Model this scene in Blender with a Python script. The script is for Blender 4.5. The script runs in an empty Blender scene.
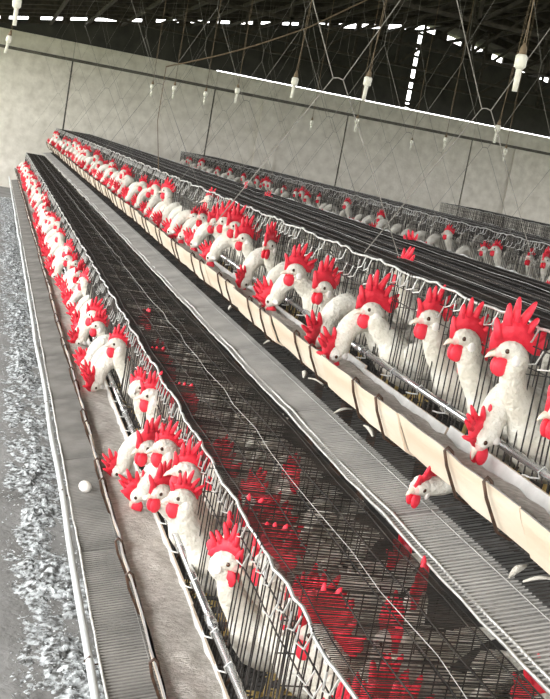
import bpy, math, random
from mathutils import Vector, Matrix, noise

# ------------------------------------------------------------------ camera, sky, exposure
SC = bpy.context.scene
COL = SC.collection
H = 1.8                                   # eye height; rows run along +Y, aisle at X = 0
cam_d = bpy.data.cameras.new('camera')
cam = bpy.data.objects.new('camera', cam_d); COL.objects.link(cam)
cam_d.sensor_fit = 'VERTICAL'; cam_d.sensor_height = 36.0
cam_d.lens = 36.0 * 1100.0 / 699.0
cam_d.clip_start = 0.05; cam_d.clip_end = 400
R_ = Vector((0.95447, -0.23948, 0.17785)); D_ = Vector((0.1275, -0.21148, -0.96903)); F_ = Vector((0.26968, 0.94759, -0.17132))
cam.matrix_world = Matrix(((R_.x, -D_.x, -F_.x, 0), (R_.y, -D_.y, -F_.y, 0), (R_.z, -D_.z, -F_.z, H), (0, 0, 0, 1)))
SC.camera = cam

world = bpy.data.worlds.new('overcast_sky'); SC.world = world; world.use_nodes = True
bg = world.node_tree.nodes['Background']
bg.inputs[0].default_value = (1.0, 0.995, 0.985, 1); bg.inputs[1].default_value = 3.2
SC.view_settings.view_transform = 'Standard'; SC.view_settings.look = 'None'
SC.view_settings.exposure = 1.35; SC.view_settings.gamma = 1.0; SC.view_settings.use_curve_mapping = False
SC.cycles.max_bounces = 8; SC.cycles.diffuse_bounces = 5; SC.cycles.caustics_reflective = False

LEFT, RIGHT, REAR, END = -2.2, 21.2, -5.0, 26.0     # the shed
RIDGE_X, RIDGE_Z, SL_L, SL_R = 9.6, 5.50, 0.182, 0.165
WALL_TOP = 3.46
def roof_z(x): return RIDGE_Z - (SL_L * (RIDGE_X - x) if x < RIDGE_X else SL_R * (x - RIDGE_X))

def portal(name, loc, rot, sx, sy):
    l = bpy.data.lights.new(name, 'AREA'); l.shape = 'RECTANGLE'; l.size = sx; l.size_y = sy
    l.cycles.is_portal = True
    o = bpy.data.objects.new(name, l); COL.objects.link(o); o.location = loc; o.rotation_euler = rot
portal('open_side_portal', (LEFT - 0.15, (REAR + END) / 2, 1.9), (0, math.radians(-90), 0), 2.4, END - REAR)
portal('open_rear_portal', ((LEFT + 5) / 2, REAR, 1.9), (math.radians(90), 0, 0), 5 - LEFT, 3.8)

portal('far_side_portal', (RIGHT + 0.15, (REAR + END) / 2, 2.2), (0, math.radians(90), 0), 2.2, END - REAR)

rnd = random.Random(11)

# ------------------------------------------------------------------ materials
def mat(name, col, rough=0.7, metal=0.0, col2=None, scale=20.0, bump=0.0, bscale=None, detail=4.0, lo=0.35, hi=0.65, stretch=None, sss=0.0, spec=0.5):
    m = bpy.data.materials.new(name); m.use_nodes = True
    nt = m.node_tree; b = nt.nodes['Principled BSDF']
    b.inputs['Roughness'].default_value = rough; b.inputs['Metallic'].default_value = metal
    b.inputs['Specular IOR Level'].default_value = spec
    if sss:
        b.inputs['Subsurface Weight'].default_value = sss; b.inputs['Subsurface Radius'].default_value = (1, .3, .2); b.inputs['Subsurface Scale'].default_value = 0.01
    b.inputs['Base Color'].default_value = (*col, 1)
    tc = nt.nodes.new('ShaderNodeTexCoord'); vec = tc.outputs['Object']
    if stretch:
        mp = nt.nodes.new('ShaderNodeMapping'); mp.inputs['Scale'].default_value = stretch
        nt.links.new(vec, mp.inputs['Vector']); vec = mp.outputs['Vector']
    if col2:
        n = nt.nodes.new('ShaderNodeTexNoise'); n.inputs['Scale'].default_value = scale; n.inputs['Detail'].default_value = detail
        r = nt.nodes.new('ShaderNodeValToRGB'); r.color_ramp.elements[0].position = lo; r.color_ramp.elements[1].position = hi
        r.color_ramp.elements[0].color = (*col, 1); r.color_ramp.elements[1].color = (*col2, 1)
        nt.links.new(vec, n.inputs['Vector']); nt.links.new(n.outputs['Fac'], r.inputs['Fac']); nt.links.new(r.outputs['Color'], b.inputs['Base Color'])
    if bump:
        n2 = nt.nodes.new('ShaderNodeTexNoise'); n2.inputs['Scale'].default_value = bscale or scale; n2.inputs['Detail'].default_value = 6
        bp = nt.nodes.new('ShaderNodeBump'); bp.inputs['Strength'].default_value = bump; bp.inputs['Distance'].default_value = 0.02
        nt.links.new(vec, n2.inputs['Vector']); nt.links.new(n2.outputs['Fac'], bp.inputs['Height']); nt.links.new(bp.outputs['Normal'], b.inputs['Normal'])
    return m
M = dict(
    feather=mat('white_feather', (.60, .56, .48), .9, col2=(.80, .78, .72), scale=11, bump=.6, bscale=75, spec=.2),
    comb=mat('red_comb', (.70, .022, .045), .5, col2=(.85, .045, .075), scale=40, bump=.15, bscale=220, sss=.12, spec=.35),
    skin=mat('pink_face', (.66, .36, .33), .7, col2=(.75, .6, .55), scale=60, bump=.2, bscale=200),
    lobe=mat('white_lobe', (.8, .76, .72), .6, col2=(.85, .82, .8), scale=60),
    beak=mat('horn_beak', (.62, .5, .40), .45, col2=(.72, .62, .52), scale=90),
    eye=mat('dark_eye', (.03, .015, .01), .15, col2=(.09, .03, .01), scale=100),
    leg=mat('yellow_leg', (.6, .42, .14), .6, col2=(.68, .52, .22), scale=80),
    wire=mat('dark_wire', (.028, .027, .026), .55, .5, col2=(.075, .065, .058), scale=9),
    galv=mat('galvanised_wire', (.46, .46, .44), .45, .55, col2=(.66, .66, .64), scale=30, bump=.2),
    steel=mat('bright_pipe', (.58, .59, .60), .25, .9, col2=(.68, .69, .70), scale=25),
    trough=mat('cream_trough', (.62, .50, .38), .5, col2=(.74, .65, .54), scale=5, bump=.12, bscale=30, stretch=(1, .4, 3), lo=.3, hi=.7),
    troughin=mat('dusty_trough_inside', (.52, .51, .49), .8, col2=(.68, .67, .65), scale=14, bump=.2),
    bracket=mat('rusty_bracket', (.045, .028, .02), .6, .4, col2=(.11, .06, .04), scale=40),
    feed=mat('mash_feed', (.46, .42, .37), .95, col2=(.68, .64, .59), scale=38, bump=.6, bscale=120, stretch=(1, 2.2, 1)),
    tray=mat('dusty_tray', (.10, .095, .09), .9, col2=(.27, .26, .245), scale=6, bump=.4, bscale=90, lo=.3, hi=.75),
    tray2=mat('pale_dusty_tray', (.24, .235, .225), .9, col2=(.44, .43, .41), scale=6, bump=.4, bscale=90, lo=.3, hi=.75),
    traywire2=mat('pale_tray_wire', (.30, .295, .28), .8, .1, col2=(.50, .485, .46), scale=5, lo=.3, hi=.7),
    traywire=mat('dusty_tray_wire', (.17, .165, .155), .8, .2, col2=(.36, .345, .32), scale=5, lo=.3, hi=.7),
    hose=mat('pale_hose', (.47, .50, .51), .5, col2=(.58, .61, .62), scale=4),
    floor=mat('dirt_floor', (.17, .165, .155), .95, col2=(.27, .265, .255), scale=2.4, bump=.5, bscale=30, detail=8),
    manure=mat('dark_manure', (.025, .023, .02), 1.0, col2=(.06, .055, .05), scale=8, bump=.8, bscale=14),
    fluff=mat('feather_litter', (.12, .12, .115), .95, col2=(.66, .69, .70), scale=30, lo=.42, hi=.60),
    wall=mat('whitewashed_wall', (.60, .565, .485), .9, col2=(.80, .765, .68), scale=5, bump=.3, bscale=18, detail=10, lo=.3, hi=.68),
    joint=mat('dark_joint', (.09, .085, .07), .9, col2=(.15, .14, .12), scale=10),
    roofm=mat('dark_roof', (.09, .085, .07), .8, col2=(.17, .155, .125), scale=3),  # dark brown roof sheets, tone varies at random
    timber=mat('dark_timber', (.03, .026, .02), .85, col2=(.06, .05, .038), scale=14),
    gable=mat('dark_gable_sheet', (.03, .029, .025), .8, col2=(.05, .047, .04), scale=3),
    lamp=mat('cream_plastic', (.70, .68, .58), .4, col2=(.80, .78, .70), scale=30),
    cord=mat('brown_cord', (.14, .10, .06), .8, col2=(.22, .16, .10), scale=60),
    netwire=mat('hanging_wire', (.17, .16, .14), .6, .3, col2=(.28, .26, .23), scale=20),
    egg=mat('eggshell', (.78, .74, .68), .5, col2=(.84, .81, .76), scale=20),
    outside=mat('outside_ground', (.16, .19, .10), 1.0, col2=(.26, .27, .17), scale=.7),
)

# ------------------------------------------------------------------ mesh helpers
class MB:
    def __init__(s): s.v = []; s.f = []; s.m = []
    def face(s, idx, mi=0): s.f.append(idx); s.m.append(mi)
    def box(s, x0, x1, y0, y1, z0, z1, mi=0):
        b = len(s.v)
        s.v += [(x0,y0,z0),(x1,y0,z0),(x1,y1,z0),(x0,y1,z0),(x0,y0,z1),(x1,y0,z1),(x1,y1,z1),(x0,y1,z1)]
        for q in ((0,3,2,1),(4,5,6,7),(0,1,5,4),(1,2,6,5),(2,3,7,6),(3,0,4,7)): s.face(tuple(b+i for i in q), mi)
        return s
    def tube(s, pts, r, n=4, caps=True, mi=0):
        pts = [Vector(p) for p in pts]; base = len(s.v); N = len(pts)
        ref = None
        for i, p in enumerate(pts):
            t = (pts[min(i+1, N-1)] - pts[max(i-1, 0)]).normalized()
            if ref is None: ref = Vector((0,0,1)) if abs(t.z) < .9 else Vector((1,0,0))
            a = (ref - t * ref.dot(t)).normalized(); ref = a; c = t.cross(a)
            rr = r[i] if isinstance(r, (list, tuple)) else r
            for k in range(n):
                an = 2*math.pi*(k+.5)/n
                s.v.append(tuple(p + (a*math.cos(an) + c*math.sin(an))*rr))
        for i in range(N-1):
            for k in range(n):
                a0 = base+i*n+k; a1 = base+i*n+(k+1)%n
                s.face((a0, a1, a1+n, a0+n), mi)
        if caps:
            s.face(tuple(base+k for k in reversed(range(n))), mi); s.face(tuple(base+(N-1)*n+k for k in range(n)), mi)
        return s
    def ellipsoid(s, c, rx, ry, rz, nu=8, nv=6, mi=0):
        b = len(s.v); c = Vector(c)
        s.v.append(tuple(c + Vector((0,0,rz))))
        for j in range(1, nv):
            ph = math.pi*j/nv
            for i in range(nu):
                th = 2*math.pi*i/nu
                s.v.append((c.x+rx*math.sin(ph)*math.cos(th), c.y+ry*math.sin(ph)*math.sin(th), c.z+rz*math.cos(ph)))
        s.v.append(tuple(c - Vector((0,0,rz)))); e = len(s.v)-1
        for i in range(nu): s.face((b, b+1+i, b+1+(i+1)%nu), mi)
        for j in range(nv-2):
            for i in range(nu):
                a = b+1+j*nu+i; d = b+1+j*nu+(i+1)%nu; s.face((a, a+nu, d+nu, d), mi)
        for i in range(nu): s.face((e, e-nu+(i+1)%nu, e-nu+i), mi)
        return s
    def xform(s, mtx, start=0):
        for i in range(start, len(s.v)): s.v[i] = tuple(mtx @ Vector(s.v[i]))
        return s
    def mesh(s, name, mats, smooth=False):
        me = bpy.data.meshes.new(name); me.from_pydata(s.v, [], s.f)
        mats = mats if isinstance(mats, (list, tuple)) else [mats]
        for m in mats: me.materials.append(m)
        if len(mats) > 1: me.polygons.foreach_set('material_index', s.m)
        if smooth: me.polygons.foreach_set('use_smooth', [True]*len(s.f))
        me.update(); return me
def obj(name, me, parent=None, loc=(0,0,0), rot=None):
    o = bpy.data.objects.new(name, me); COL.objects.link(o); o.location = loc
    if rot: o.rotation_euler = rot
    if parent: o.parent = parent
    return o
def tag(o, label, cat, group=None, kind=None):
    o['label'] = label; o['category'] = cat
    if group: o['group'] = group
    if kind: o['kind'] = kind
    return o
def struct(o, label=None, cat=None):
    o['kind'] = 'structure'
    if label: o['label'] = label
    if cat: o['category'] = cat
    return o
def boxmesh(name, m, *a): return MB().box(*a).mesh(name, m)

# ------------------------------------------------------------------ the shed
g = obj('ground_outside', boxmesh('ground_outside', M['outside'], -60, 80, -60, 90, -.16, -.06)); struct(g, 'grassy ground outside the shed', 'ground')
fl = obj('floor', boxmesh('floor', M['floor'], LEFT-.2, RIGHT+.2, REAR, END+.2, -.1, 0)); struct(fl, 'grey dusty dirt floor of the poultry shed', 'floor')
# heaps of droppings under the cages
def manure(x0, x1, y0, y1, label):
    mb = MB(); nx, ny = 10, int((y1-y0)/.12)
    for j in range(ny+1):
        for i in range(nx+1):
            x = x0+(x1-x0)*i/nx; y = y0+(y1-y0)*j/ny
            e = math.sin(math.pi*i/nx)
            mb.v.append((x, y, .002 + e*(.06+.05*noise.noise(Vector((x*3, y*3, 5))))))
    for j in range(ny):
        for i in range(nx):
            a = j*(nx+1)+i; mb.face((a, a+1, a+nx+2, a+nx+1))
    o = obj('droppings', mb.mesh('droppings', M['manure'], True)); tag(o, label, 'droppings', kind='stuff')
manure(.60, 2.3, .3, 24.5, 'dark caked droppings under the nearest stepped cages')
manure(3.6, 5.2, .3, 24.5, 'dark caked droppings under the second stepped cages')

wf = obj('wall_far', boxmesh('wall_far', M['joint'], LEFT-.2, RIGHT+.2, END+.03, END+.2, 0, WALL_TOP)); struct(wf, 'whitewashed panelled end wall across the shed', 'wall')
JX = [LEFT-.2] + [1.51 + 3.32*k - 3.32*0 for k in range(0, 6)] + [RIGHT+.2]
for a, b in zip(JX[:-1], JX[1:]):
    obj('wall_panel', boxmesh('wall_panel', M['wall'], a+.018, b-.018, END, END+.04, 0, 3.04), wf)
    obj('coping_panel', boxmesh('coping_panel', M['wall'], a+.004, b-.004, END-.005, END+.04, 3.10, WALL_TOP), wf)
for x in (6.0, 12.65):
    obj('pilaster', boxmesh('pilaster', M['wall'], x, x+.5, END-.06, END+.02, 0, 3.03), wf)
rail = obj('trim_1', boxmesh('trim_1', M['joint'], LEFT-.2, RIGHT+.2, END-.05, END+.0, 3.035, 3.10)); struct(rail, 'dark rail along the upper part of the end wall', 'trim')

# left and right sides: low wall and posts, otherwise open
w = obj('wall_left', boxmesh('wall_low', M['wall'], LEFT-.1, LEFT+.1, REAR, END, 0, .45)); struct(w, 'low whitewashed wall on the open long side', 'wall')
y = REAR + .2
while y < END:
    obj('post', boxmesh('post', M['wall'], LEFT-.09, LEFT+.09, y-.09, y+.09, .45, roof_z(LEFT)-.12), w); y += 3.85
w = obj('wall_right', boxmesh('wall_side', M['wall'], RIGHT-.1, RIGHT+.1, REAR, END, 0, 1.0)); struct(w, 'whitewashed low wall on the far open side', 'wall')
w = obj('wall_rear_blocker', boxmesh('rear_blocker', M['wall'], 5.0, RIGHT-.1, REAR-.2, REAR, 0, roof_z(RIGHT)-.2)); struct(w, 'unseen wall added behind the view to block light on the right', 'wall')  # unseen, added to close the rear so light falls off toward the right
# roof
def slope_slab(name, xa, xb, up, th, y0, y1, m, parent=None):
    mb = MB(); za, zb = roof_z(xa)+up, roof_z(xb)+up
    mb.v += [(xa,y0,za),(xb,y0,zb),(xb,y1,zb),(xa,y1,za),(xa,y0,za+th),(xb,y0,zb+th),(xb,y1,zb+th),(xa,y1,za+th)]
    for q in ((0,3,2,1),(4,5,6,7),(0,1,5,4),(1,2,6,5),(2,3,7,6),(3,0,4,7)): mb.face(q)
    return obj(name, mb.mesh(name, m), parent)
rf = obj('ceiling', None); struct(rf, 'dark pitched roof with rafters and purlins', 'roof')
n_sh = 9
for k in range(n_sh):      # roof sheets
    xs = LEFT-.5 + (RIDGE_X-LEFT+.5)*k/n_sh; xe = LEFT-.5 + (RIDGE_X-LEFT+.5)*(k+1)/n_sh
    slope_slab('roof_sheet', xs, xe+.0, .02+.012*(k % 2), .03, REAR, END+.2, M['roofm'], rf)
    xs = RIDGE_X + (RIGHT+.5-RIDGE_X)*k/n_sh; xe = RIDGE_X + (RIGHT+.5-RIDGE_X)*(k+1)/n_sh
    slope_slab('roof_sheet', xs, xe, .02+.012*(k % 2), .03, REAR, END+.2, M['roofm'], rf)
y = REAR+.6
while y < END-1.6:
    slope_slab('rafter', LEFT-.3, RIDGE_X, -.16, .16, y, y+.07, M['timber'], rf)
    slope_slab('rafter', RIDGE_X, RIGHT+.3, -.16, .16, y, y+.07, M['timber'], rf)
    y += .95
x = LEFT
while x < RIGHT+.1:
    slope_slab('purlin', x-.03, x+.03, -.20, .06, REAR, END+.04, M['timber'], rf); x += .78
def webs(y):
    mb = MB()
    def bar(a, b): mb.tube([(a[0], y, a[1]), (b[0], y, b[1])], .035, 4)
    zc = 3.95
    pts = []
    x = LEFT+3.4
    while x < 16.6: pts.append(x); x += 1.5
    bar((pts[0], zc-.05), (pts[-1], zc-.05))
    for i, px in enumerate(pts):
        bar((px, zc-.05), (px, roof_z(px)-.1))
        if i+1 < len(pts): bar((px, zc-.05), (pts[i+1], roof_z(pts[i+1])-.1))
    obj('truss', mb.mesh('truss', M['timber']), rf)
for y in (13.5, 17.3, 20.6, 23.4): webs(y)

# gable above the end wall: dark sheets with daylight slits
wg = obj('wall_gable', None); struct(wg, 'dark sheeted gable with daylight showing through its seams', 'wall')
x = LEFT-.2
while x < RIGHT:
    x1 = x + .9
    if x < RIDGE_X < x1+.3: x1 = RIDGE_X-.05
    a, b = x, x1
    bot = WALL_TOP + (.0 if a < 3.9 else .024)
    gap = .08 if a < 7.5 else .12
    za, zb = roof_z(a)-gap, roof_z(b)-gap
    if za > bot+.02 and zb > bot+.02:
        mb = MB(); y0, y1 = END+.05, END+.08
        mb.v += [(a,y0,bot),(b,y0,bot),(b,y1,bot),(a,y1,bot),(a,y0,za),(b,y0,zb),(b,y1,zb),(a,y1,za)]
        for q in ((0,3,2,1),(4,5,6,7),(0,1,5,4),(1,2,6,5),(2,3,7,6),(3,0,4,7)): mb.face(q)
        obj('gable_sheet', mb.mesh('gable_sheet', M['gable']), wg)
    elif za > bot-.1 or zb > bot-.1:
        pass
    x = x1 + (.10 if abs(x1-(RIDGE_X-.05)) < 1e-6 else .0)
x = LEFT
while x < RIGHT-.3:        # packing blocks under the roof edge
    w = (.16 + rnd.random()*.16) if x < RIDGE_X-2.2 else (.10+.07*rnd.random() if x < RIDGE_X else .22+.12*rnd.random())
    za, zb = roof_z(x), roof_z(x+w)
    lo = -.17 if abs(x - RIDGE_X) > .3 else -.02
    slope_slab('packing_block', x, x+w, lo, -lo+.03, END+.02, END+.1, M['timber'], wg)
    x += w + (.28 + rnd.random()*.25 if x < RIDGE_X-2.2 else (.42+.16*rnd.random() if x < RIDGE_X else .30+.15*rnd.random()))
for k in range(7):         # battens across the ridge seam
    z = WALL_TOP + .15 + k*.27 + rnd.random()*.05
    obj('batten', boxmesh('batten', M['timber'], RIDGE_X-.3, RIDGE_X+.3, END+.03, END+.05, z, z+.06), wg)
obj('seam_stop', boxmesh('seam_stop', M['timber'], RIDGE_X-.3, RIDGE_X+.3, END+.02, END+.06, WALL_TOP+.05, WALL_TOP+.12), wg)

# ------------------------------------------------------------------ cage tiers
P = 0.5                                      # one cage length
CH, CD = 0.505, 0.365                        # cage height, depth
def wavy(pts, amp, seed):
    return [(p[0]+amp*noise.noise(Vector((p[1]*7, seed, 0))), p[1], p[2]+amp*noise.noise(Vector((p[1]*7, seed, 9)))) for p in pts]
def front_panel_mesh(seed):
    r = random.Random(seed); mb = MB()
    y = .022
    while y < P:
        j = r.uniform(-.006, .006)
        mb.tube([(0, y, 0), (r.uniform(-.004,.004), y+j, .27), (0, y+j*.5, CH)], .0021, 4, False); y += .036 if r.random() < .7 else .018
    for z in (.02, .10, .40, .455): mb.tube([(-.002, 0, z), (-.002+r.uniform(-.004,.004), P/2, z+r.uniform(-.006,.004)), (-.002, P, z)], .0018, 4, False)
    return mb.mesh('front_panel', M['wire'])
def top_rail_mesh(seed):
    r = random.Random(seed); mb = MB(); pts = []
    for k in range(11):
        t = k/10
        pts.append((.004*math.sin(t*9+seed), t*P, CH+.004 - .012*math.sin(math.pi*t)*(.4+r.random()*.5) + .004*r.uniform(-1,1)))
    pts[0] = (0, 0, CH+.006); pts[-1] = (0, P, CH+.006)
    mb.tube(pts, .0045, 5, False)
    for x in (.2,):
        mb.tube([(x, 0, CH+.006), (x+r.uniform(-.02,.02), P*.45, CH+.004), (x, P, CH+.006)], .0010, 4, False)
    return mb.mesh('top_rail', M['galv'], True)
def clip_mesh(seed, mb=None, oy=0.0):
    r = random.Random(seed); own = mb is None; mb = mb or MB(); l = r.uniform(.04, .06)
    if seed % 3: mb.tube([(-.004, oy, CH-.004), (-.010, oy+.012, CH-.04), (-.012, oy+l, CH-.05), (-.006, oy+l+.012, CH-.02)], .0023, 4)
    else: mb.tube([(-.004, oy+.01, CH-.05), (-.012, oy+.02, CH-.085), (-.012, oy+l+.02, CH-.095)], .0021, 4)
    return mb.mesh('clip', M['galv']) if own else None
def top_panel_mesh(seed):
    r = random.Random(seed); mb = MB(); y = .004
    while y < P:
        d = r.uniform(-.003, .003)
        mb.tube([(0, y, CH), (CD*.5, y+d, CH+r.uniform(-.004,.002)), (CD, y, CH)], .0013, 3, False); y += .0080
    for i in range(5):
        x = .03+i*(CD-.05)/4
        mb.tube([(x, 0, CH+.003), (x+r.uniform(-.008,.008), P/2, CH+.002), (x, P, CH+.003)], .0016, 4, False)
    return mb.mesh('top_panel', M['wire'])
def divider_mesh():
    mb = MB()
    for i in range(12): mb.tube([(i*CD/11, 0, 0), (i*CD/11, 0, CH)], .0015, 4, False)
    for k in range(8): mb.tube([(0, .002, k*CH/7), (CD, .002, k*CH/7)], .0017, 4, False)
    return mb.mesh('divider', M['wire'])
def back_mesh():
    mb = MB()
    for i in range(8): mb.tube([(CD, i*P/8, 0), (CD, i*P/8, CH)], .0016, 4, False)
    for k in range(7): mb.tube([(CD, 0, k*CH/6), (CD, P, k*CH/6)], .0016, 4, False)
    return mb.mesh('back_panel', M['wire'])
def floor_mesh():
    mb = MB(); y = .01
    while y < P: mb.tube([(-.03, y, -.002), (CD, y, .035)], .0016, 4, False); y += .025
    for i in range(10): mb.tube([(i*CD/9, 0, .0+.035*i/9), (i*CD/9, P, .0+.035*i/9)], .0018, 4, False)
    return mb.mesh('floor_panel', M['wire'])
FR = [front_panel_mesh(s) for s in range(4)]; TR = [top_rail_mesh(s) for s in range(5)]; CL = [clip_mesh(s) for s in range(9)]
TP = [top_panel_mesh(s) for s in range(4)]; DV = divider_mesh(); BK = back_mesh(); FP = floor_mesh()
def leg_mesh(h): return MB().box(-.018, .018, -.018, .018, -h, 0).mesh('support_leg', M['bracket'])
def tier(label, fx, z, y0, y1, flip=False, detail=True, group='stepped cage tiers'):
    """fx: X of the cage front, z: cage floor height"""
    t = obj('cage_tier', None, None, (fx, 0, z), (0, 0, math.pi) if flip else None)
    tag(t, label, 'cage', group)
    n = int(round((y1-y0)/P)); r = random.Random(int(fx*100)); far = MB()
    for k in range(n):
        y = y0+k*P; yy = -y-P if flip else y
        loc = (0, yy, 0)
        obj('front_panel', r.choice(FR), t, loc); obj('top_panel', r.choice(TP), t, loc)
        obj('top_rail', r.choice(TR), t, loc)
        q = .02
        while detail and q < P-.03:
            cs = r.randrange(9)
            if y < 10: obj('clip', CL[cs], t, (0, yy+q, 0))
            else: clip_mesh(cs, far, yy+q)
            q += r.uniform(.045, .085)
        obj('divider', DV, t, loc)
        obj('back_panel', BK, t, loc); obj('floor_panel', FP, t, loc)
    obj('divider', DV, t, (0, (-y0 if flip else y1), 0))
    if far.v: obj('clip', far.mesh('clip', M['galv']), t)['kind'] = 'stuff'
    lm = leg_mesh(z)
    y = y0+.1
    while y <= y1:
        for xx in (.02, CD-.02): obj('support_leg', lm, t, (xx, -y if flip else y, 0))
        y += 3.0
    return t
F1, Z1 = .686, .452
DX, DZ = .62, .558
F2, Z2 = F1+DX, Z1+DZ
F3 = 4.03; F4 = 7.6
Y0 = .5; Y1A, Y1B, Y1C, Y1D = 23.0, 25.0, 24.5, 18.0
tier('lower cage tier in the foreground, dark wire top over dim birds', F1, Z1, Y0, Y1A)
tier('upper cage tier behind the cream trough, a step above the lower cages', F2, Z2, Y0, Y1B)
tier('cage tier standing back to back behind the cream trough tier', F2+2*CD+.02, Z2, 2.0, Y1B, True, False)
tier('cage tier in the middle distance, its white birds facing the nearer cages', F3, Z2, 5.0, Y1C)
tier('cage tier back to back with the middle-distance birds', F3+2*CD+.02, Z2, 6.0, Y1C, True, False)
tier('farthest dark cage tier under the end wall', F4, Z2, 9.0, Y1D, False, False)
tier('cage tier on the far side of the farthest dark cages', F4+2*CD+.02, Z2, 9.0, Y1D, True, False)

# ------------------------------------------------------------------ feed troughs, feed, pipes, egg trays
def trough_section_mesh(L, seed):
    r = random.Random(seed)
    prof = [(0, 0), (.012, -.03), (.05, -.102), (.075, -.112), (.115, -.112), (.140, -.10), (.160, -.02)]
    th = .006
    inner = [(x+th*(1 if i < 3 else (0 if i < 5 else -1)), z+(th if 2 <= i <= 5 else 0)) for i, (x, z) in enumerate(prof)]
    loop = prof + inner[::-1]; n = len(loop); mb = MB(); ny = 5
    for j in range(ny+1):
        y = L*j/ny; dz = -.006*math.sin(math.pi*j/ny)*r.random(); dx = .004*r.uniform(-1, 1)
        for (x, z) in loop: mb.v.append((x+dx*(1 if x < .06 else 0), y, z+(dz if x < .06 else 0)))
    for j in range(ny):
        for i in range(n):
            a = j*n+i; b = j*n+(i+1)%n; mb.face((a, a+n, b+n, b), 1 if i >= len(prof) else 0)
    for j, rev in ((0, False), (ny, True)):
        for i in range(len(prof)-1):
            q = (j*n+i, j*n+i+1, j*n+n-2-i, j*n+n-1-i); mb.face(q if rev else q[::-1])
    return mb.mesh('trough_section', [M['trough'], M['troughin']])
SECL = .72
TS = [trough_section_mesh(SECL-.004, s) for s in range(5)]
BRK = MB().tube([(.022, 0, -.035), (.008, 0, .004), (-.002, 0, .012), (-.010, 0, .002), (.002, 0, -.034), (.040, 0, -.108), (.07, 0, -.122), (.13, 0, -.122), (.17, 0, -.06), (.186, 0, -.02)], .0042, 5).mesh('bracket', M['bracket'], True)
def troughs(fx, z, y0, y1, lab, flab, plab, tlab, tz, edge_dx):
    lx, lz = fx-.184, z+.183
    t = obj('feed_trough', None, None, (lx, 0, lz)); tag(t, lab, 'trough', 'feed troughs')
    r = random.Random(int(fx*77)); n = int((y1-y0)/SECL)
    for k in range(n):
        s = obj('trough_section', r.choice(TS), t, (r.uniform(-.004, .004), y0+k*SECL, r.uniform(-.005, .004)), (0, r.uniform(-.03, .03), r.uniform(-.006, .006)))
        for q in (.13, .35): obj('bracket', BRK, s, (r.uniform(-.003, .003), q+r.uniform(-.03, .03), r.uniform(-.003, .003)), (r.uniform(-.14, .14), 0, 0))
    # mash feed
    mb = MB(); st = .02; ny = int((y1-y0)/st); xs = [.022, .045, .07, .095, .12, .152] if fx < 1 else [.038, .055, .075, .1, .125, .144]
    for j in range(ny+1):
        y = y0+j*st
        big = .020*noise.noise(Vector((y*1.3, fx*5, 0)))
        for i, x in enumerate(xs):
            h = (-.034 if fx < 1 else -.042) + big*.6 + .012*noise.noise(Vector((x*18, y*11, fx))) + .0035*noise.noise(Vector((x*25, y*60, 1))) + .008*math.cos(math.pi*(i-2.5)/5)
            mb.v.append((lx+x, y, lz+h))
    for j in range(ny):
        for i in range(len(xs)-1):
            a = j*len(xs)+i; mb.face((a, a+1, a+len(xs)+1, a+len(xs)))
    f = obj('mash_feed', mb.mesh('mash_feed', M['feed'], True)); tag(f, flab, 'feed', kind='stuff')
    # metal drinking pipe in front of the cage fronts
    p = obj('water_pipe', None, None, (fx-.014, 0, z+.199)); tag(p, plab, 'pipe', 'metal water pipes')
    pm = MB().tube([(0, 0, 0), (0, .98, 0)], .0105, 10).mesh('pipe_section', M['steel'], True)
    cm = MB().tube([(0, -.015, 0), (0, .045, 0)], .0135, 10).mesh('coupler', M['steel'], True)
    km = MB().tube([(.012, 0, .0), (0, 0, .014), (-.014, 0, 0), (-.006, .003, -.016), (-.022, .02, -.02), (-.018, .06, -.026)], .0023, 4).mesh('pipe_clip', M['galv'])
    y = y0
    while y < y1-.9:
        ps = obj('pipe_section', pm, p, (0, y, r.uniform(-.002, .002))); obj('coupler', cm, ps, (0, .97, 0))
        for q in (.2, .45, .7, .95): obj('pipe_clip', km, ps, (0, q+r.uniform(-.05, .05), 0))
        y += 1.0
    # sloping egg tray
    e = obj('egg_tray', None, None, (fx-.232, 0, z-.058)); tag(e, tlab, 'tray', 'egg trays')
    W = .226
    def tray_panel(seed):
        rr = random.Random(seed); mb = MB()
        for j in range(11):
            for i in range(4):
                mb.v.append((.004+W*(1 if fx < 1 else .66)*i/3, j*.1*.994, .05*(1 if fx < 1 else .66)*i/3-.006*math.sin(math.pi*j/10)*rr.random()*(1 if i == 0 else .5)))
        for j in range(10):
            for i in range(3): a = j*4+i; mb.face((a, a+1, a+5, a+4), 1)
        y = .006
        while y < .99:
            yj = y+rr.uniform(-.003, .003)
            if fx < 1: mb.tube([(0, y, .006), (W, yj, .056)], .0021, 4, False)
            else:
                mb.tube([(0, y, .006), (W*.66, yj, .039)], .0021, 4, False); mb.tube([(W*.66, yj, .039), (W, yj, .056)], .0017, 4, False, 2)
            y += .0165
        for x in (.125,): mb.tube([(x, 0, .008+x*.22), (x, .995, .008+x*.22)], .0016, 4, False)
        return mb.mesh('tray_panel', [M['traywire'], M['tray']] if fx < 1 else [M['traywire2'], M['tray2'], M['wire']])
    TPN = [tray_panel(s) for s in range(3)]
    def edge(seed, off):
        pts = [(off+.004*noise.noise(Vector((q*.9, seed, 0))), q*.1, .010+.006*noise.noise(Vector((q*.9, seed, 4)))-.006*math.sin(math.pi*q/10)) for q in range(11)]
        pts[0] = (off, 0, .012); pts[-1] = (off, 1.0, .012)
        return MB().tube(pts, .0042, 5, False).mesh('edge_wire', M['galv'], True)
    E1 = [edge(s, 0) for s in range(3)]; E2 = [edge(s+7, .022) for s in range(3)]
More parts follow.
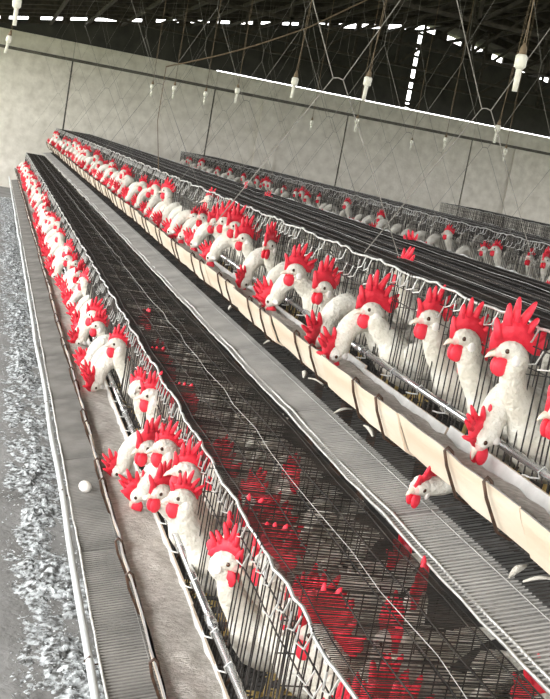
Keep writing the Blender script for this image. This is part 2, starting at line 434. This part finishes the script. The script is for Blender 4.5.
    for k in range(int(y1-y0)):
        obj('tray_panel', r.choice(TPN), e, (0, y0+k, 0)); obj('edge_wire', r.choice(E1), e, (0, y0+k, 0)); (obj('edge_wire', r.choice(E2), e, (0, y0+k, .004)) if fx > 1 else None)
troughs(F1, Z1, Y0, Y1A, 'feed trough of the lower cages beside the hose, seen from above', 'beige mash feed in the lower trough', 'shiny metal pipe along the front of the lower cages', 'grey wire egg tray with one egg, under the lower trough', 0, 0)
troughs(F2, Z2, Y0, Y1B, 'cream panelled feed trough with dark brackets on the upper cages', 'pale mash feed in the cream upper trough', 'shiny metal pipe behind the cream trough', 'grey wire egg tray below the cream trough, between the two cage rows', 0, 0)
troughs(F3, Z2, 6.0, Y1C, 'feed trough of the middle-distance cages', 'mash feed in the middle-distance trough', 'metal pipe along the middle-distance cages', 'egg tray of the middle-distance cages', 0, 0)

# hose beside the lower tray
mb = MB(); pts = []
for q in range(0, 116):
    y = .6 + q*.2
    pts.append((F1-.258+.012*noise.noise(Vector((y*.8, 3, 0))), y, Z1-.062+.012*noise.noise(Vector((y*.7, 8, 0)))))
mb.tube(pts, .0115, 8)
hz = obj('water_hose', None, None); tag(hz, 'pale grey hose running along the edge of the lower egg tray', 'hose')
obj('hose', mb.mesh('hose', M['hose'], True), hz)
hk = MB().tube([(0, 0, .014), (-.013, 0, 0), (0, 0, -.014), (.05, .01, -.006)], .003, 4).mesh('hose_hook', M['bracket'])
for k in range(16): y = 1.4+k*1.35; obj('hose_hook', hk, hz, (F1-.258+.012*noise.noise(Vector((y*.8, 3, 0))), y, Z1-.062+.012*noise.noise(Vector((y*.7, 8, 0)))))
# the egg
e = obj('egg', MB().ellipsoid((0, 0, 0), .0225, .030, .0225, 16, 12).mesh('egg', M['egg'], True), None, (F1-.175, 4.07, Z1-.058+.012+.029), (0, 0, .5)); tag(e, 'white egg lying on the lower egg tray', 'egg')

# ------------------------------------------------------------------ roosters
def cr(p, t):
    n = len(p)-1; x = t*n; i = min(int(x), n-1); u = x-i
    a, b, c, d = p[max(i-1, 0)], p[i], p[i+1], p[min(i+2, n)]
    return [0.5*((2*b[k])+(-a[k]+c[k])*u+(2*a[k]-5*b[k]+4*c[k]-d[k])*u*u+(-a[k]+3*b[k]-3*c[k]+d[k])*u**3) for k in range(len(b))]
def loft(ctrl, rings, seg, face_from):
    """ctrl rows: x,y,z,half width,half height,yaw; the last rows are the head"""
    mb = MB(); S = [cr(ctrl, i/(rings-1)) for i in range(rings)]
    for i, s in enumerate(S):
        p = Vector(s[:3]); t = (Vector(S[min(i+1, rings-1)][:3])-Vector(S[max(i-1, 0)][:3])).normalized()
        sd = Vector((-math.sin(s[5]), math.cos(s[5]), 0)); sd = (sd-t*sd.dot(t)).normalized(); up = t.cross(sd)
        for k in range(seg):
            a = 2*math.pi*k/seg
            wob = 1+.03*noise.noise(Vector((i*.7, k*1.3, 2)))
            mb.v.append(tuple(p+(sd*math.cos(a)*max(s[3], .003)+up*math.sin(a)*max(s[4], .003))*wob))
    for i in range(rings-1):
        for k in range(seg):
            a = i*seg+k; b = i*seg+(k+1)%seg; mb.face((a, b, b+seg, a+seg), 1 if i/(rings-1) > face_from else 0)
    mb.face(tuple(reversed(range(seg)))); mb.face(tuple((rings-1)*seg+k for k in range(seg)), 1)
    return mb.mesh('body', [M['feather'], M['skin']], True)
def comb_mesh(seed):
    r = random.Random(seed); mb = MB(); n = 9
    xs = [.052-.112*i/(n-1) for i in range(n)]
    for i, x in enumerate(xs):
        t = i/(n-1)
        bz = .008+.022*math.sin(math.pi*min(1, t*1.1+.05)); hz = bz+.014+.038*math.sin(math.pi*(.15+.75*t)); w = .0085*math.sin(math.pi*(.12+.8*t))+.003
        lean = .006*math.sin(t*5+seed)
        mb.v += [(x, -w, bz-.006), (x, w, bz-.006), (x, w*.6+lean, hz), (x, -w*.6+lean, hz)]
    for i in range(n-1):
        for k in range(4): a = i*4+k; b = i*4+(k+1)%4; mb.face((a, a+4, b+4, b))
    mb.face((0, 1, 2, 3)); e = (n-1)*4; mb.face((e+3, e+2, e+1, e))
    ns = 6
    for k in range(ns):
        t = (k+.5)/ns; x = .046-.10*t; i = min(n-2, int(t*(n-1))); z = mb.v[i*4+2][2]-.012; ly = .006*math.sin(t*5+seed)
        an = math.radians(24-80*t+r.uniform(-8, 8)); L = (.026+.022*math.sin(math.pi*(.18+.68*t)))*r.uniform(.85, 1.15)
        sy = r.uniform(-.16, .16)
        d = Vector((math.sin(an), sy, math.cos(an)))
        p = Vector((x, ly, z))
        mb.tube([p, p+d*L*.55+Vector((0, sy*.004, .0)), p+d*L*.92, p+d*L*1.06], [.0112, .0085, .0055, .0018], 6)
    # rounded rear lobe
    mb.ellipsoid((-.058, .006*math.sin(5+seed), .030), .018, .006, .020, 8, 6)
    return mb.mesh('comb', M['comb'], True)
COMB = [comb_mesh(s) for s in range(5)]
WAT = MB(); WAT.ellipsoid((0, 0, -.021), .020, .0085, .025, 10, 8)
WAT = WAT.mesh('wattle', M['comb'], True)
BEAK = MB().tube([(.030, 0, .001), (.044, 0, .000), (.056, 0, -.005), (.066, 0, -.013)], [.0115, .0095, .006, .0012], 7).mesh('beak', M['beak'], True)
EYE = MB().ellipsoid((0, 0, 0), .0065, .004, .0065, 8, 6).mesh('eye', M['eye'], True)
LOBE = MB().ellipsoid((0, 0, 0), .012, .005, .015, 8, 6).mesh('ear_lobe', M['lobe'], True)
def wing_mesh(s):
    mb = MB(); mb.ellipsoid((0, 0, 0), .125, .030, .066, 12, 8)
    for k in range(5): mb.tube([(-.05, .012*s, -.03+.014*k), (-.12, .014*s, -.02+.014*k), (-.175, .002*s, -.012+.014*k)], [.012, .011, .002], 5)
    return mb.mesh('wing', M['feather'], True)
WING = {1: wing_mesh(1), -1: wing_mesh(-1)}
def tail_mesh():
    mb = MB()
    for k in range(7):
        a = math.radians(35+9*k); sy = (k-3)*.01
        pts = [(0, 0, 0), (-.07*math.cos(a), sy, .07*math.sin(a)), (-.125*math.cos(a)-.01, sy*1.8, .125*math.sin(a)), (-.16*math.cos(a)-.04, sy*2.2, .14*math.sin(a))]
        mb.tube(pts, [.014, .016, .014, .003], 6)
    return mb.mesh('tail', M['feather'], True)
TAIL = tail_mesh()
def leg_b():
    mb = MB(); mb.tube([(0, 0, .15), (-.012, 0, .085), (0, 0, .006)], [.016, .007, .006], 6)
    for a in (-.5, 0, .5, math.pi): mb.tube([(0, 0, .007), (.03*math.cos(a), .03*math.sin(a), .006), (.05*math.cos(a), .05*math.sin(a), .003)], [.005, .004, .002], 5)
    return mb.mesh('leg', M['leg'], True)
LEG = leg_b()
BODY = [(-.215, 0, .275, .018, .03, 0), (-.175, 0, .255, .05, .055, 0), (-.10, 0, .215, .078, .078, 0), (-.01, 0, .195, .090, .092, 0), (.062, 0, .198, .072, .080, 0)]
def pose(kind, h, yaw, side=0.0):
    """returns body mesh and head matrix. h: head height, yaw: head turn, side: sideways neck bend"""
    if kind == 'up':
        nk = [(.112, side*.15, .252, .045, .046, 0), (.155, side*.4, .252+(h-.252)*.42, .036, .037, yaw*.1), (.175, side*.8, .252+(h-.252)*.75, .031, .031, yaw*.4)]
        hc = Vector((.186, side, h)); Rm = Matrix.Rotation(yaw, 4, 'Z') @ Matrix.Rotation(.08, 4, 'Y')
    elif kind == 'under':
        nk = [(.115, side*.1, .150, .056, .052, 0), (.175, side*.4, .070, .036, .034, 0), (.235, side*.8, .036, .031, .029, yaw*.3)]
        hc = Vector((.300, side, h)); Rm = Matrix.Rotation(yaw, 4, 'Z') @ Matrix.Rotation(.15, 4, 'Y') @ Matrix.Rotation(-.35, 4, 'X')
    else:
        nk = [(.125, side*.1, .268, .058, .054, 0), (.178, side*.35, .302, .047, .045, 0), (.226, side*.65, .284, .041, .040, yaw*.3), (.256, side*.9, .240, .035, .034, yaw*.6)]
        hc = Vector((.270, side*1.05, h)); Rm = Matrix.Rotation(yaw, 4, 'Z') @ Matrix.Rotation(.95, 4, 'Y')
    def hp(x, z): return tuple(hc + (Rm.to_3x3() @ Vector((x, 0, z))))
    y6 = yaw
    if kind == 'up':
        hd = [hp(-.014, -.018)+(.031, .031, y6*.8), hp(-.004, .006)+(.030, .028, y6), hp(.018, .010)+(.0275, .026, y6), hp(.034, .003)+(.018, .018, y6), hp(.044, .0)+(.009, .009, y6)]
    else:
        hd = [hp(-.012, .0)+(.032, .031, y6), hp(.012, .004)+(.029, .028, y6), hp(.034, .0)+(.019, .018, y6), hp(.044, .0)+(.009, .009, y6)]
    me = loft(BODY+nk+hd, 34, 14, .885)
    return me, Matrix.Translation(hc) @ Rm
POSES = {}
UPS = []
for i, (h, yw, sd) in enumerate(((.370, -.15, .0), (.375, .15, .015), (.350, -.55, -.01), (.365, .65, .02), (.340, .05, -.02), (.385, -.3, .02), (.395, 2.4, .0), (.325, .3, .02), (.415, -.15, .0), (.390, .05, -.01))):
    POSES['u%d' % i] = pose('up', h, yw, sd)
for i, (h, yw, sd) in enumerate(((.178, .2, .0), (.190, -.5, -.05), (.175, .7, .05), (.205, .0, .03))):
    POSES['f%d' % i] = pose('feed', h, yw, sd)
POSES['n0'] = pose('under', .028, .45, .0)
NB = [0]
def rooster(x, y, z, facing, pk, label, group=None, full=True, scale=1.0, cs=None):
    """origin between the feet; facing: direction angle of the bird"""
    me, hm = POSES[pk]
    o = obj('rooster', None, None, (x, y, z), (0, 0, facing)); o.scale = (scale,)*3
    tag(o, label, 'rooster', group)
    obj('body', me, o)
    NB[0] += 1; ci = NB[0] % 5; cs = cs or .72+.22*((NB[0]*37) % 11)/10
    def hpart(name, m, local=(0, 0, 0), keep_down=False):
        c = obj(name, m, o); mt = hm @ Matrix.Translation(local)
        if keep_down: mt = Matrix.Translation(mt.translation) @ Matrix.Rotation(hm.to_euler().z, 4, 'Z')
        c.matrix_local = mt; return c
    hpart('comb', COMB[ci]).scale = (cs,)*3; hpart('beak', BEAK)
    for s in (-1, 1): hpart('wattle', WAT, (.026, s*.0095, -.010), True)
    obj('tail', TAIL, o, (-.19, 0, .26))
    if full:
        for s in (-1, 1):
            hpart('eye', EYE, (.020, s*.0245, .010)); hpart('ear_lobe', LOBE, (-.004, s*.0275, -.012))
            obj('wing', WING[s], o, (-.035, s*.078, .222), (0, -.2, 0)); obj('leg', LEG, o, (.0, s*.045, 0))
    return o
IN = .150                                  # feet stand this far behind the cage front
def row_bird(tierx, tz, y, pk, label, group=None, yaw=0.0, inset=0.0, full=True, scale=1.0, cs=None):
    return rooster(tierx+IN+inset+(.028 if pk[0] == 'f' else 0), y, tz+.012, math.pi+yaw, pk, label, group, full, scale, cs)

# --- upper row, the birds one can tell apart
U = [(2.37, 'u8', 'largest upright rooster over the cream trough, tall spiky comb', .0, -.01, 1.0, 1.12),
     (2.50, 'f3', 'white rooster bending its neck into the cream trough below the largest rooster', .35, .0, 1.0, .8),
     (2.10, 'u4', 'white rooster cut by the right edge of the photo', .1, .0, 1.0, .9),
     (2.64, 'u9', 'upright rooster just behind the largest one, round red wattle, looking out', .0, .0, 1.0, .95),
     (2.94, 'u9', 'upright rooster turning its face outward next to the round-wattled one', .0, .02, 1.0, .9),
     (3.30, 'u4', 'rooster with the widest bright comb, upright at the middle of the trough', -.1, -.02, 1.0, 1.12),
     (3.46, 'f0', 'rooster feeding with arched white neck below the widest bright comb', .15, -.03, 1.0, .9),
     (3.72, 'f2', 'rooster with its dark red comb down in the cream trough', -.1, .0, 1.0, 1.0),
     (3.94, 'u7', 'rooster with fanned comb seen from the front, mid cream trough', .2, -.03, 1.0, 1.05),
     (4.20, 'u7', 'rooster with smooth arched white nape and comb pointing forward', -.25, -.03, 1.04, .95),
     (4.36, 'f1', 'rooster leaning down behind the smooth-naped bird', .0, .0, 1.0, .9),
     (4.62, 'f0', 'rooster with white back bent into the trough before the comb cluster', .2, .0, 1.0, .8),
     (4.95, 'u3', 'rooster showing a narrow upright comb against the cage wires', .2, .0, 1.0, .95),
     (5.10, 'f2', 'feeding rooster just left of the narrow upright comb', .1, .0, 1.0, .85),
     (5.34, 'u4', 'nearest upright rooster of the close comb cluster', .0, .0, 1.0, 1.05),
     (5.58, 'u1', 'second upright rooster of the close comb cluster', -.2, .0, 1.0, 1.05),
     (5.74, 'f1', 'feeding rooster in front of the close comb cluster', .0, .0, 1.0, .85),
     (5.88, 'u0', 'third upright rooster of the close comb cluster', .0, .0, 1.0, 1.05),
     (6.15, 'u4', 'last upright rooster of the close comb cluster', .2, .0, 1.0, 1.0)]
for y, pk, lab, yw, ins, sc_, cs in U: row_bird(F2, Z2, y, pk, lab, 'roosters along the upper trough', yw, ins, True, sc_, cs)
# head poking out under the trough, on the tray
rooster(F2+.135, 2.56, Z2+.002, math.pi+.12, 'n0', 'rooster poking its head out below the cream trough over the tray', 'roosters along the upper trough', True, .9)
# birds standing inside the upper cages
for y, pk, lab, dx, fc, s in ((2.80, 'u7', 'small-combed rooster behind the upper cage wires above the pipe', .10, math.pi-.3, .9), (2.30, 'u8', 'rooster whose comb stands above the top wire behind the largest rooster', .14, math.pi+.5, 1.0),
                           (3.62, 'u8', 'rooster pushing its comb through the dark upper cage top', .16, 2.2, 1.02)):
    rooster(F2+IN+dx, y, Z2+.03, fc, pk, lab, 'roosters inside the upper cages', True, s)

# --- lower row
L = [(2.42, 'u6', 'nearest rooster of the lower row, head turned back to the cages', .0, .0, .93),
     (2.84, 'u9', 'rooster at the near end of the lower comb cluster, head low', .0, -.03, .95),
     (2.95, 'u8', 'rooster with the highest comb of the lower cluster', .0, -.0, 1.0),
     (3.10, 'u7', 'rooster reaching its head out over the lower trough', .1, -.05, .95),
     (3.24, 'u9', 'rooster in the middle of the lower comb cluster', .0, -.01, 1.0),
     (3.42, 'f3', 'white-naped feeding rooster inside the lower comb cluster', .0, .0, .95),
     (3.50, 'u7', 'rooster behind the middle of the lower comb cluster', .1, -.03, 1.0),
     (3.70, 'f0', 'farthest feeding rooster of the lower comb cluster', .0, -.03, .95),
     (3.84, 'u8', 'rooster with bright comb standing beyond the lower cluster', .0, .02, .98),
     (4.10, 'u6', 'rooster with small bent comb standing by the shiny pipe', .0, .0, .95),
     (4.80, 'u9', 'tall white-necked rooster beyond the gap in the lower row', .0, .0, 1.0),
     (4.98, 'f2', 'feeding rooster beside the tall white-necked one', .0, .0, 1.0),
     (5.12, 'f0', 'second feeding rooster past the gap in the lower row', .1, .0, 1.0)]
for y, pk, lab, yw, ins, sc_ in L: row_bird(F1, Z1, y, pk, lab, 'roosters along the lower trough', yw, ins, True, sc_)
# dim birds seen through the lower cage top
I = [(.90, 2.26, 2.6, 'u8'), (.92, 2.70, 2.2, 'u9'), (1.0, 2.03, 1.2, 'u8'), (.98, 2.38, .6, 'u9'), (.98, 2.86, 1.6, 'u9'), (.90, 3.62, 2.5, 'u8'), (.92, 1.86, 2.4, 'u9'), (.98, 1.70, .3, 'u8'), (.92, 3.12, 2.7, 'u0'),
     (.90, 2.50, 3.0, 'u8'), (.92, 4.3, 3.0, 'u8'), (.92, 5.1, 2.2, 'u8'), (.90, 1.60, 2.8, 'u9'), (.97, 2.20, 4.6, 'u9'), (.94, 1.97, 3.0, 'u8')]+[(1.0, 1.62, 2.9, 'u9'), (1.0, 1.84, 3.5, 'u0'), (1.0, 2.12, 2.8, 'u0'), (.99, 2.56, 3.3, 'u9')]
W_ = ['beside the front rail corner', 'below the middle of the dark top', 'with comb standing up near the tray edge', 'with comb lying flat, centre', 'close to the pale tray edge', 'with small comb, higher up the dark top', 'at the bottom edge of the photo', 'in the bottom right part', 'with white shoulders showing', 'just behind the front wires', 'far up the dark top', 'farthest up the dark top', 'at the very bottom by the front rail', 'with its side to the tray edge', 'between two crimson combs near the bottom', 'in the bottom right corner', 'second from the bottom right corner', 'third along the tray edge', 'fourth along the tray edge']
for (x, y, a, pk), w in zip(I, W_): rooster(x, y, Z1+.02, a, pk, 'dim rooster inside the lower cage ' + w, 'roosters inside the lower cages', True, .93, 1.0)

r = random.Random(9); y = 1.5
while y < 5.0:
    rooster(F1+r.uniform(.20, .29), y, Z1+.02, math.pi+r.uniform(-.9, .9), r.choice(('u0', 'u5', 'u1')), 'low-headed dim rooster crowded among others under the lower cage top', 'roosters crowded inside the lower cages', False, r.uniform(.9, .98)); y += r.uniform(.16, .26)
# --- the crowded rest of each row
def crowd(tx, tz, y0, y1, step, label, group, seed, upfrac=.55, full_until=8.5):
    r = random.Random(seed); y = y0; n = 0
    while y < y1:
        up = r.random() < upfrac
        pk = r.choice(('u0', 'u1', 'u2', 'u3', 'u4', 'u5', 'u7')) if up else r.choice(('f0', 'f1', 'f2', 'f3'))
        row_bird(tx, tz, y, pk, ('upright red-combed rooster, ' if up else 'rooster feeding with lowered comb, ')+label, group, r.uniform(-.35, .4), r.uniform(-.03, .03), y < full_until, r.uniform(.90, 1.0), r.uniform(.66, .9))
        y += step*r.uniform(.65, 1.35); n += 1
    return n
nl = nu = 0
for k, (a, b, st, w) in enumerate(((5.3, 7.2, .155, 'first packed stretch past the gap'), (7.2, 9.5, .155, 'second packed stretch'), (9.5, 13, .165, 'third, shrinking stretch'), (13, Y1A-.2, .225, 'farthest stretch by the wall'))):
    nl += crowd(F1, Z1, a, b, st, 'lower cage row, ' + w, 'roosters of the lower row, ' + w, 10+k, .32)
for k, (a, b, st, w) in enumerate(((6.35, 8, .15, 'first packed stretch past the comb cluster'), (8, 10, .15, 'second packed stretch'), (10, 13.5, .16, 'third, shrinking stretch'), (13.5, Y1B-.2, .235, 'farthest stretch by the wall'))):
    nu += crowd(F2, Z2, a, b, st, 'upper cage row, ' + w, 'roosters of the upper row, ' + w, 20+k, .36)
n3 = 0
for k, (a, b, w) in enumerate(((7.2, 11, 'near part'), (11, 16, 'middle part'), (16, Y1C-.3, 'far part'))):
    n3 += crowd(F3, Z2, a, b, .34, 'middle-distance cage row, ' + w, 'roosters of the middle-distance row, ' + w, 30+k, .42, 9)
# combs showing over the dark upper tops
for x, y, a, lab in ((1.80, 8.0, 1.2, 'rooster comb standing over the dark cage tops, far one of two'), (2.0, 7.3, 2.4, 'rooster comb standing over the dark cage tops, near one of two'), (1.85, 5.0, .4, 'rooster under the dark back-to-back cage top'), (1.5, 6.6, 2.8, 'rooster inside the upper cage behind the comb cluster')):
    rooster(x, y, Z2+.03, a, 'u8', lab, 'roosters inside the upper cages', False, 1.0)

# ------------------------------------------------------------------ feather litter on the floor
mb = MB(); r = random.Random(5)
def litter(x, y):
    c = .43+.08*noise.noise(Vector((y*.7, 1, 0)))
    d = max(0, 1-abs(x-c)/.21)
    return d*(.62+.9*noise.noise(Vector((x*6, y*2.5, 3)))+.8*noise.noise(Vector((x*17, y*9, 7))))
nx = 52; ys = []; y = 2.4
while y < 23: ys.append(y); y += .012*max(1, y/4)
for y in ys:
    for i in range(nx+1):
        x = .06+.60*i/nx; d = max(0, litter(x, y))
        mb.v.append((x+r.uniform(-.004, .004), y+r.uniform(-.004, .004), -.006+d*(.014+.018*r.random())))
for j in range(len(ys)-1):
    for i in range(nx):
        a = j*(nx+1)+i
        if max(mb.v[k][2] for k in (a, a+1, a+nx+1, a+nx+2)) > 0: mb.face((a, a+1, a+nx+2, a+nx+1))
for k in range(26000):
    y = 2.4+(r.random()**1.7)*20; x = r.uniform(.02, .66); d = litter(x, y)
    if d < .12 and r.random() > .05: continue
    s = r.uniform(.003, .007)*(1+.6*(y > 9)); a = r.random()*6.28; p = Vector((x, y, .004+max(0, d)*.026)); b = len(mb.v)
    u = Vector((math.cos(a), math.sin(a), 0))*s; w = Vector((-math.sin(a), math.cos(a), 0))*s*r.uniform(.3, .6); hh = s*r.uniform(.3, 1.2)
    mb.v += [tuple(p-u), tuple(p+w+Vector((0,0,hh))), tuple(p+u+Vector((0,0,hh*r.random()))), tuple(p-w+Vector((0,0,hh*.4)))]
    mb.face((b, b+1, b+2)); mb.face((b, b+2, b+3))
o = obj('feather_litter', mb.mesh('feather_litter', M['fluff'])); tag(o, 'fluffy feathers and dust littering the floor beside the hose', 'litter', kind='stuff')

def feather_mesh(seed):
    r = random.Random(seed); mb = MB(); n = 7
    for i in range(n):
        t = i/(n-1); w = .011*math.sin(math.pi*(.08+.86*t)); x = .075*(t-.5); cz = .010*math.sin(math.pi*t)
        mb.v += [(x, -w+.008*t*t, .002+cz), (x, .008*t*t, .006+cz), (x, w+.008*t*t, .002+cz), (x, .008*t*t, .0005+cz)]
    for i in range(n-1):
        for k in range(4): a = i*4+k; b = i*4+(k+1) % 4; mb.face((a, a+4, b+4, b))
    return mb.mesh('feather', M['feather'], True)
FE = [feather_mesh(k) for k in range(3)]
for k, (x, y, a) in enumerate(((1.27, 4.55, .4), (1.26, 3.95, 1.2), (1.27, 3.82, 2.3), (1.25, 3.42, .2), (1.26, 3.18, 1.6), (1.24, 2.08, .5), (1.26, 2.02, -.3), (1.27, 5.4, 1.0))):
    q = (x-F2+.232)/.226
    o = obj('feather', FE[k % 3], None, (x, y, Z2-.058+.008+.05*q), (0, -.2, a)); tag(o, 'loose white feather on the tray below the cream trough', 'feather', 'loose feathers on the upper tray')
# ------------------------------------------------------------------ hanging wires, lamp holders, rope
def net(y, x0, x1, zn, label, per=.56, r=.0014):
    mb = MB(); top = roof_z(x0)-.1; n = int((x1-x0)/per)
    for k in range(n):
        xc = x0+per*k; g = .018
        zu = zn+.52; zl = zn-.55
        for s in (-1, 1):
            mb.tube([(xc+s*g, y, zn), (xc+s*per/2, y+.01, zu), (xc+s*per/2, y+.01, zu+.1), (xc+s*(per/2-.22), y, zu+.65), (xc+s*.02, y, roof_z(xc)-.26)], r, 4)
            mb.tube([(xc+s*g, y, zn), (xc+s*per*.62, y, zl if False else max(Z2+CH+.005, zn-.62))], r, 4)
        mb.tube([(xc-g, y, zn), (xc, y, zn+.004), (xc+g, y, zn)], r*1.5, 4)
    o = obj('suspension_wire', mb.mesh('suspension_wire', M['netwire'])); tag(o, label, 'wire', 'crossing wires hung from the roof')
net(3.70, 1.10, 2.3, 2.09, 'nearest crossing suspension wires above the cream trough cages', r=.0018)
net(7.0, .95, 4.8, 2.10, 'second crossing suspension wires over the cage tops')
net(10.5, .95, 5.4, 2.12, 'third crossing suspension wires over the cage tops')
net(14.5, .95, 5.5, 2.15, 'fourth crossing suspension wires before the end wall')
net(19.0, .95, 5.5, 2.15, 'farthest crossing suspension wires before the end wall')
def lamp_meshes():
    b = MB().tube([(0, 0, .125), (0, 0, .118), (0, 0, .085), (0, 0, .075)], [.016, .0215, .0205, .012], 12).mesh('holder', M['lamp'], True)
    t = MB().tube([(0, 0, .08), (0, 0, .0)], [.011, .0095], 10).mesh('tube', M['lamp'], True)
    c = MB().tube([(0, 0, .12), (0, 0, .145), (0, 0, .165)], [.015, .012, .004], 8).mesh('cap', M['cord'], True)
    return b, t, c
LM = lamp_meshes()
for x, y, tilt, lab in ((1.70, 3.59, .0, 'largest cream lamp holder hanging before the dark gable'), (1.84, 5.66, .04, 'cream lamp holder hanging on a twisted cord near the bright seam'), (1.73, 6.74, .03, 'cream lamp holder whose tip crosses the wall top slit'),
                   (1.89, 9.18, .0, 'small cream lamp holder in front of the wall rail'), (1.95, 10.98, .0, 'tiny lamp holder beside the second wall joint'), (1.64, 11.0, .0, 'tiny lamp holder between two wall joints'), (1.52, 11.73, .0, 'farthest lamp holder over the near cage rows'),
                   (.03, 5.34, -.02, 'bright lamp holder cut by the top edge of the photo'), (.01, 8.3, .12, 'bright slanting lamp holder over the aisle, at the left edge'), (3.40, 7.33, .05, 'cream lamp holder against the wall slit at the right'), (4.43, 10.71, 0, 'small lamp holder left of the last wall joint'),
                   (5.02, 13.2, 0, 'pale lamp holder over the middle-distance cages'), (3.65, 13.04, 0, 'faint lamp holder in front of the third wall panel'), (3.35, 10.38, 0, 'faint lamp holder right of the pilaster'), (5.03, 10.54, 0, 'faint lamp holder below the right end of the slit')):
    zb = H+.5-.16+.02
    o = obj('lamp_holder', None, None, (x, y, zb), (0, tilt, 0)); tag(o, lab, 'lamp holder', 'lamp holders hung on cords')
    obj('holder', LM[0], o); obj('tube', LM[1], o); obj('cap', LM[2], o)
    top = roof_z(x)-zb-.2; mb = MB()
    for s in (-1, 1):
        mb.tube([(.005*s*math.cos(q*1.1), .005*s*math.sin(q*1.1), .155+(top-.155)*q/14) for q in range(15)], .0017, 4)
    obj('cord', mb.mesh('cord', M['cord']), o)
mb = MB(); A = Vector((1.25, 9.0, 2.33)); Bp = Vector((2.35, 9.0, 2.86)); C = Vector((4.4, 9.0, 4.3))
pts = [A+(Bp-A)*q/8+Vector((0, 0, -.03*math.sin(math.pi*q/8))) for q in range(9)]+[Bp+(C-Bp)*q/6 for q in range(1, 7)]
mb.tube(pts, .006, 5)
mb.tube([A, (1.25, 9.0, 1.9), (1.32, 9.0, Z2+CH)], .004, 4)
o = obj('rope', mb.mesh('rope', M['cord'])); tag(o, 'brown rope slung diagonally below the roof', 'rope')
print('ROOSTERS', NB[0], nl, nu, n3)
